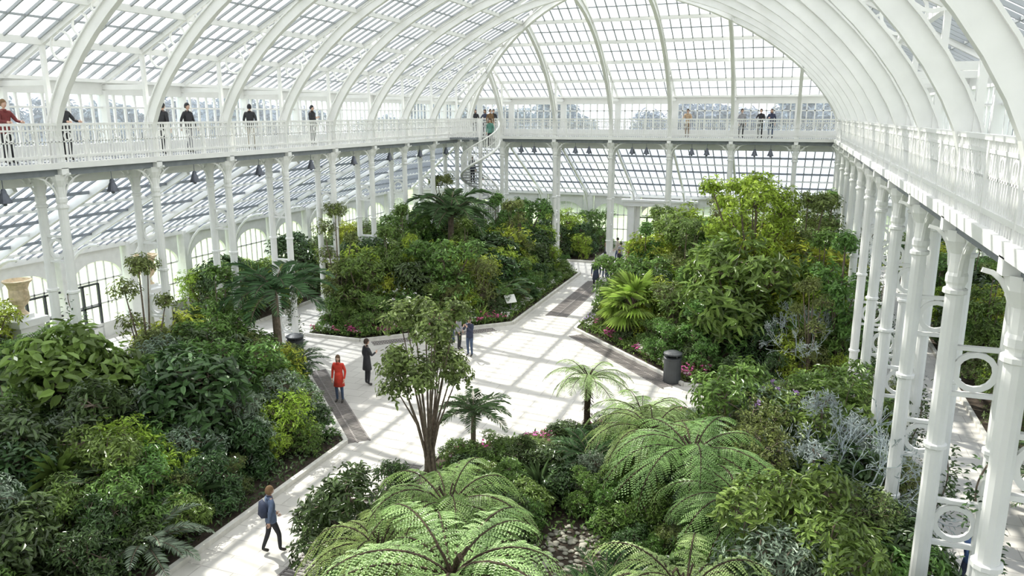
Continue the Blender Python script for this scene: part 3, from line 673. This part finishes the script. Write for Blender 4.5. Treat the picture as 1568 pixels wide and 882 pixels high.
    hem=.60 if skirt else .84; fl=.2 if skirt else .165
    mb.lathe([(.135,1.12),(.15,1.0),(.16,.92),(fl,hem),(fl-.012,hem),(.12,1.0)],n=16,mi=0,sy=.8)
    mb.lathe([(.085,1.40),(.075,1.46),(.068,1.48),(.06,1.44)],n=12,mi=0)
    if bag: mb.add([(-.15,-.12,1.02),(.15,-.12,1.02),(.15,-.12,1.38),(-.15,-.12,1.38),(-.12,-.26,1.04),(.12,-.26,1.04),(.12,-.22,1.36),(-.12,-.22,1.36)],[(0,1,2,3),(4,7,6,5),(0,4,5,1),(2,6,7,3),(0,3,7,4),(1,5,6,2)],8)
    mats=[clo(top),clo(bot),skin or SKIN,SHOE,EYE,EYW,clo(hair),LIP,clo(bag or (.1,.1,.1))]
    o=mb.obj(name,mats,True,loc=(x,y,z)); o.rotation_euler=(0,0,yaw); o.scale=(k,k,k); return o
K_=(.03,.03,.035);NV=(.04,.05,.09);GY=(.3,.3,.32);JE=(.06,.09,.16);RD_=(.62,.05,.03);BR=(.2,.12,.06)
person('woman_in_red_coat',-14.75,22.7,0,3.3,RD_,JE,(.12,.07,.04),'stand',H=1.78,skirt=True,long=True)
person('man_in_dark_coat',-14.7,24.6,0,-.6,K_,K_,pose='talk',H=1.86,skirt=True)
person('visitor',-12.4,29.3,0,2.9,NV,JE,pose='phone',H=1.75); person('visitor',-13.2,30.0,0,-1.5,GY,K_,BR,long=True); person('visitor',-13.9,30.9,0,2.2,BR,JE,pose='talk')
person('visitor',-10.3,43.6,0,math.pi,NV,K_,pose='stand',H=1.9,skirt=True); person('visitor',-9.8,45.0,0,0.2,K_,JE,BR,H=1.8)
person('visitor',-10.9,13.6,0,-.6,(.12,.16,.25),K_,BR,'walk',bag=NV); person('visitor',4.3,17.2,0,2.4,(.08,.15,.35),NV,BR,'walk')
for i,(x,y) in enumerate(((-11.3,50.6),(-10.4,51.2),(-9.6,50.4),(-8.9,51.5),(-10.0,52.4),(-11,53),(-9,49.2),(-8.4,50.5),(-9.9,48.3),(-10.6,47.2),(-9.3,53.6),(-8.6,54.6),(-9.8,55.2))): person('visitor',x,y,0,random.uniform(0,6),(K_,GY,(.3,.04,.04),NV,BR,(.5,.45,.38),K_,NV,K_,GY,NV,K_,BR)[i],(K_,JE)[i%2],(BR,K_)[i%2],('stand','talk','walk')[i%3],long=i%2==0)
for x,t,b_,p_ in((-6.1,(.45,.33,.22),BR,'rail'),(-2.9,GY,K_,'stand'),(-1.8,K_,K_,'rail'),(-1.2,NV,JE,'talk'),(-20.2,K_,K_,'stand'),(-19.5,NV,K_,'rail'),(-18.9,K_,GY,'talk')): person('visitor',x,Y1+.6,DK,math.pi+random.uniform(-.5,.5),t,b_,pose=p_,long=random.random()<.4)
for y,t,b_,p_,r in((16.0,(.16,.03,.03),K_,'rail',0),(17.9,K_,K_,'rail',0),(21.9,K_,K_,'stand',1.5),(23.1,K_,GY,'walk',0),(26.6,K_,(.35,.3,.22),'stand',2),(31,K_,K_,'talk',0)): person('visitor',X0-.45,y,DK,-math.pi/2+r,t,b_,BR if p_=='rail' else K_,pose=p_,H=1.8)
n=46
def stp(i):
    a=th0+(i+.5)*TAU*2.1/n; return STX+.7*math.cos(a),STY+.7*math.sin(a),DK*(i+1)/n,a
for i,t in((27,K_),(30,NV),(42,(.1,.25,.2)),(45,BR)):
    x,y,z,a=stp(i); person('visitor',x,y,z,a+math.pi,t,K_,pose='stand')
# ---------------------------------------------------------------- exterior trees
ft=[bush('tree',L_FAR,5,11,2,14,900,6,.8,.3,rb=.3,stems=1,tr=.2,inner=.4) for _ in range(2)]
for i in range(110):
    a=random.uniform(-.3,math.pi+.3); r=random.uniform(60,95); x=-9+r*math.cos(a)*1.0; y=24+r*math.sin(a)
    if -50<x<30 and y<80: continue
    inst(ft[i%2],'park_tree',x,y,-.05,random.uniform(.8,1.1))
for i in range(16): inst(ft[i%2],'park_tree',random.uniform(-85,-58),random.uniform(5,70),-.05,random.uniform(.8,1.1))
# ---------------------------------------------------------------- light, world, camera
w=bpy.data.worlds.new('World'); SC.world=w; w.use_nodes=True; bg=w.node_tree.nodes['Background']
bg.inputs[0].default_value=(.95,.97,1,1); bg.inputs[1].default_value=1.85
sl=bpy.data.lights.new('sun','SUN'); sl.energy=6.8; sl.angle=.012; sl.color=(1,.96,.87); so_=link(bpy.data.objects.new('sun',sl))
so_.rotation_euler=Vector((.55,-.35,-.8)).to_track_quat('-Z','Y').to_euler()
cd=bpy.data.cameras.new('camera'); cam=link(bpy.data.objects.new('camera',cd)); cd.lens=27; cd.sensor_width=36; cd.clip_end=500; cd.clip_start=.05
cam.location=(0,0,10.2); cam.rotation_euler=(math.radians(90-12.73),0,math.radians(19.66)); SC.camera=cam
SC.view_settings.view_transform='Standard'; SC.view_settings.exposure=0.1
print('VERTS',sum(len(m.vertices) for m in bpy.data.meshes),'OBJ',len(bpy.data.objects))
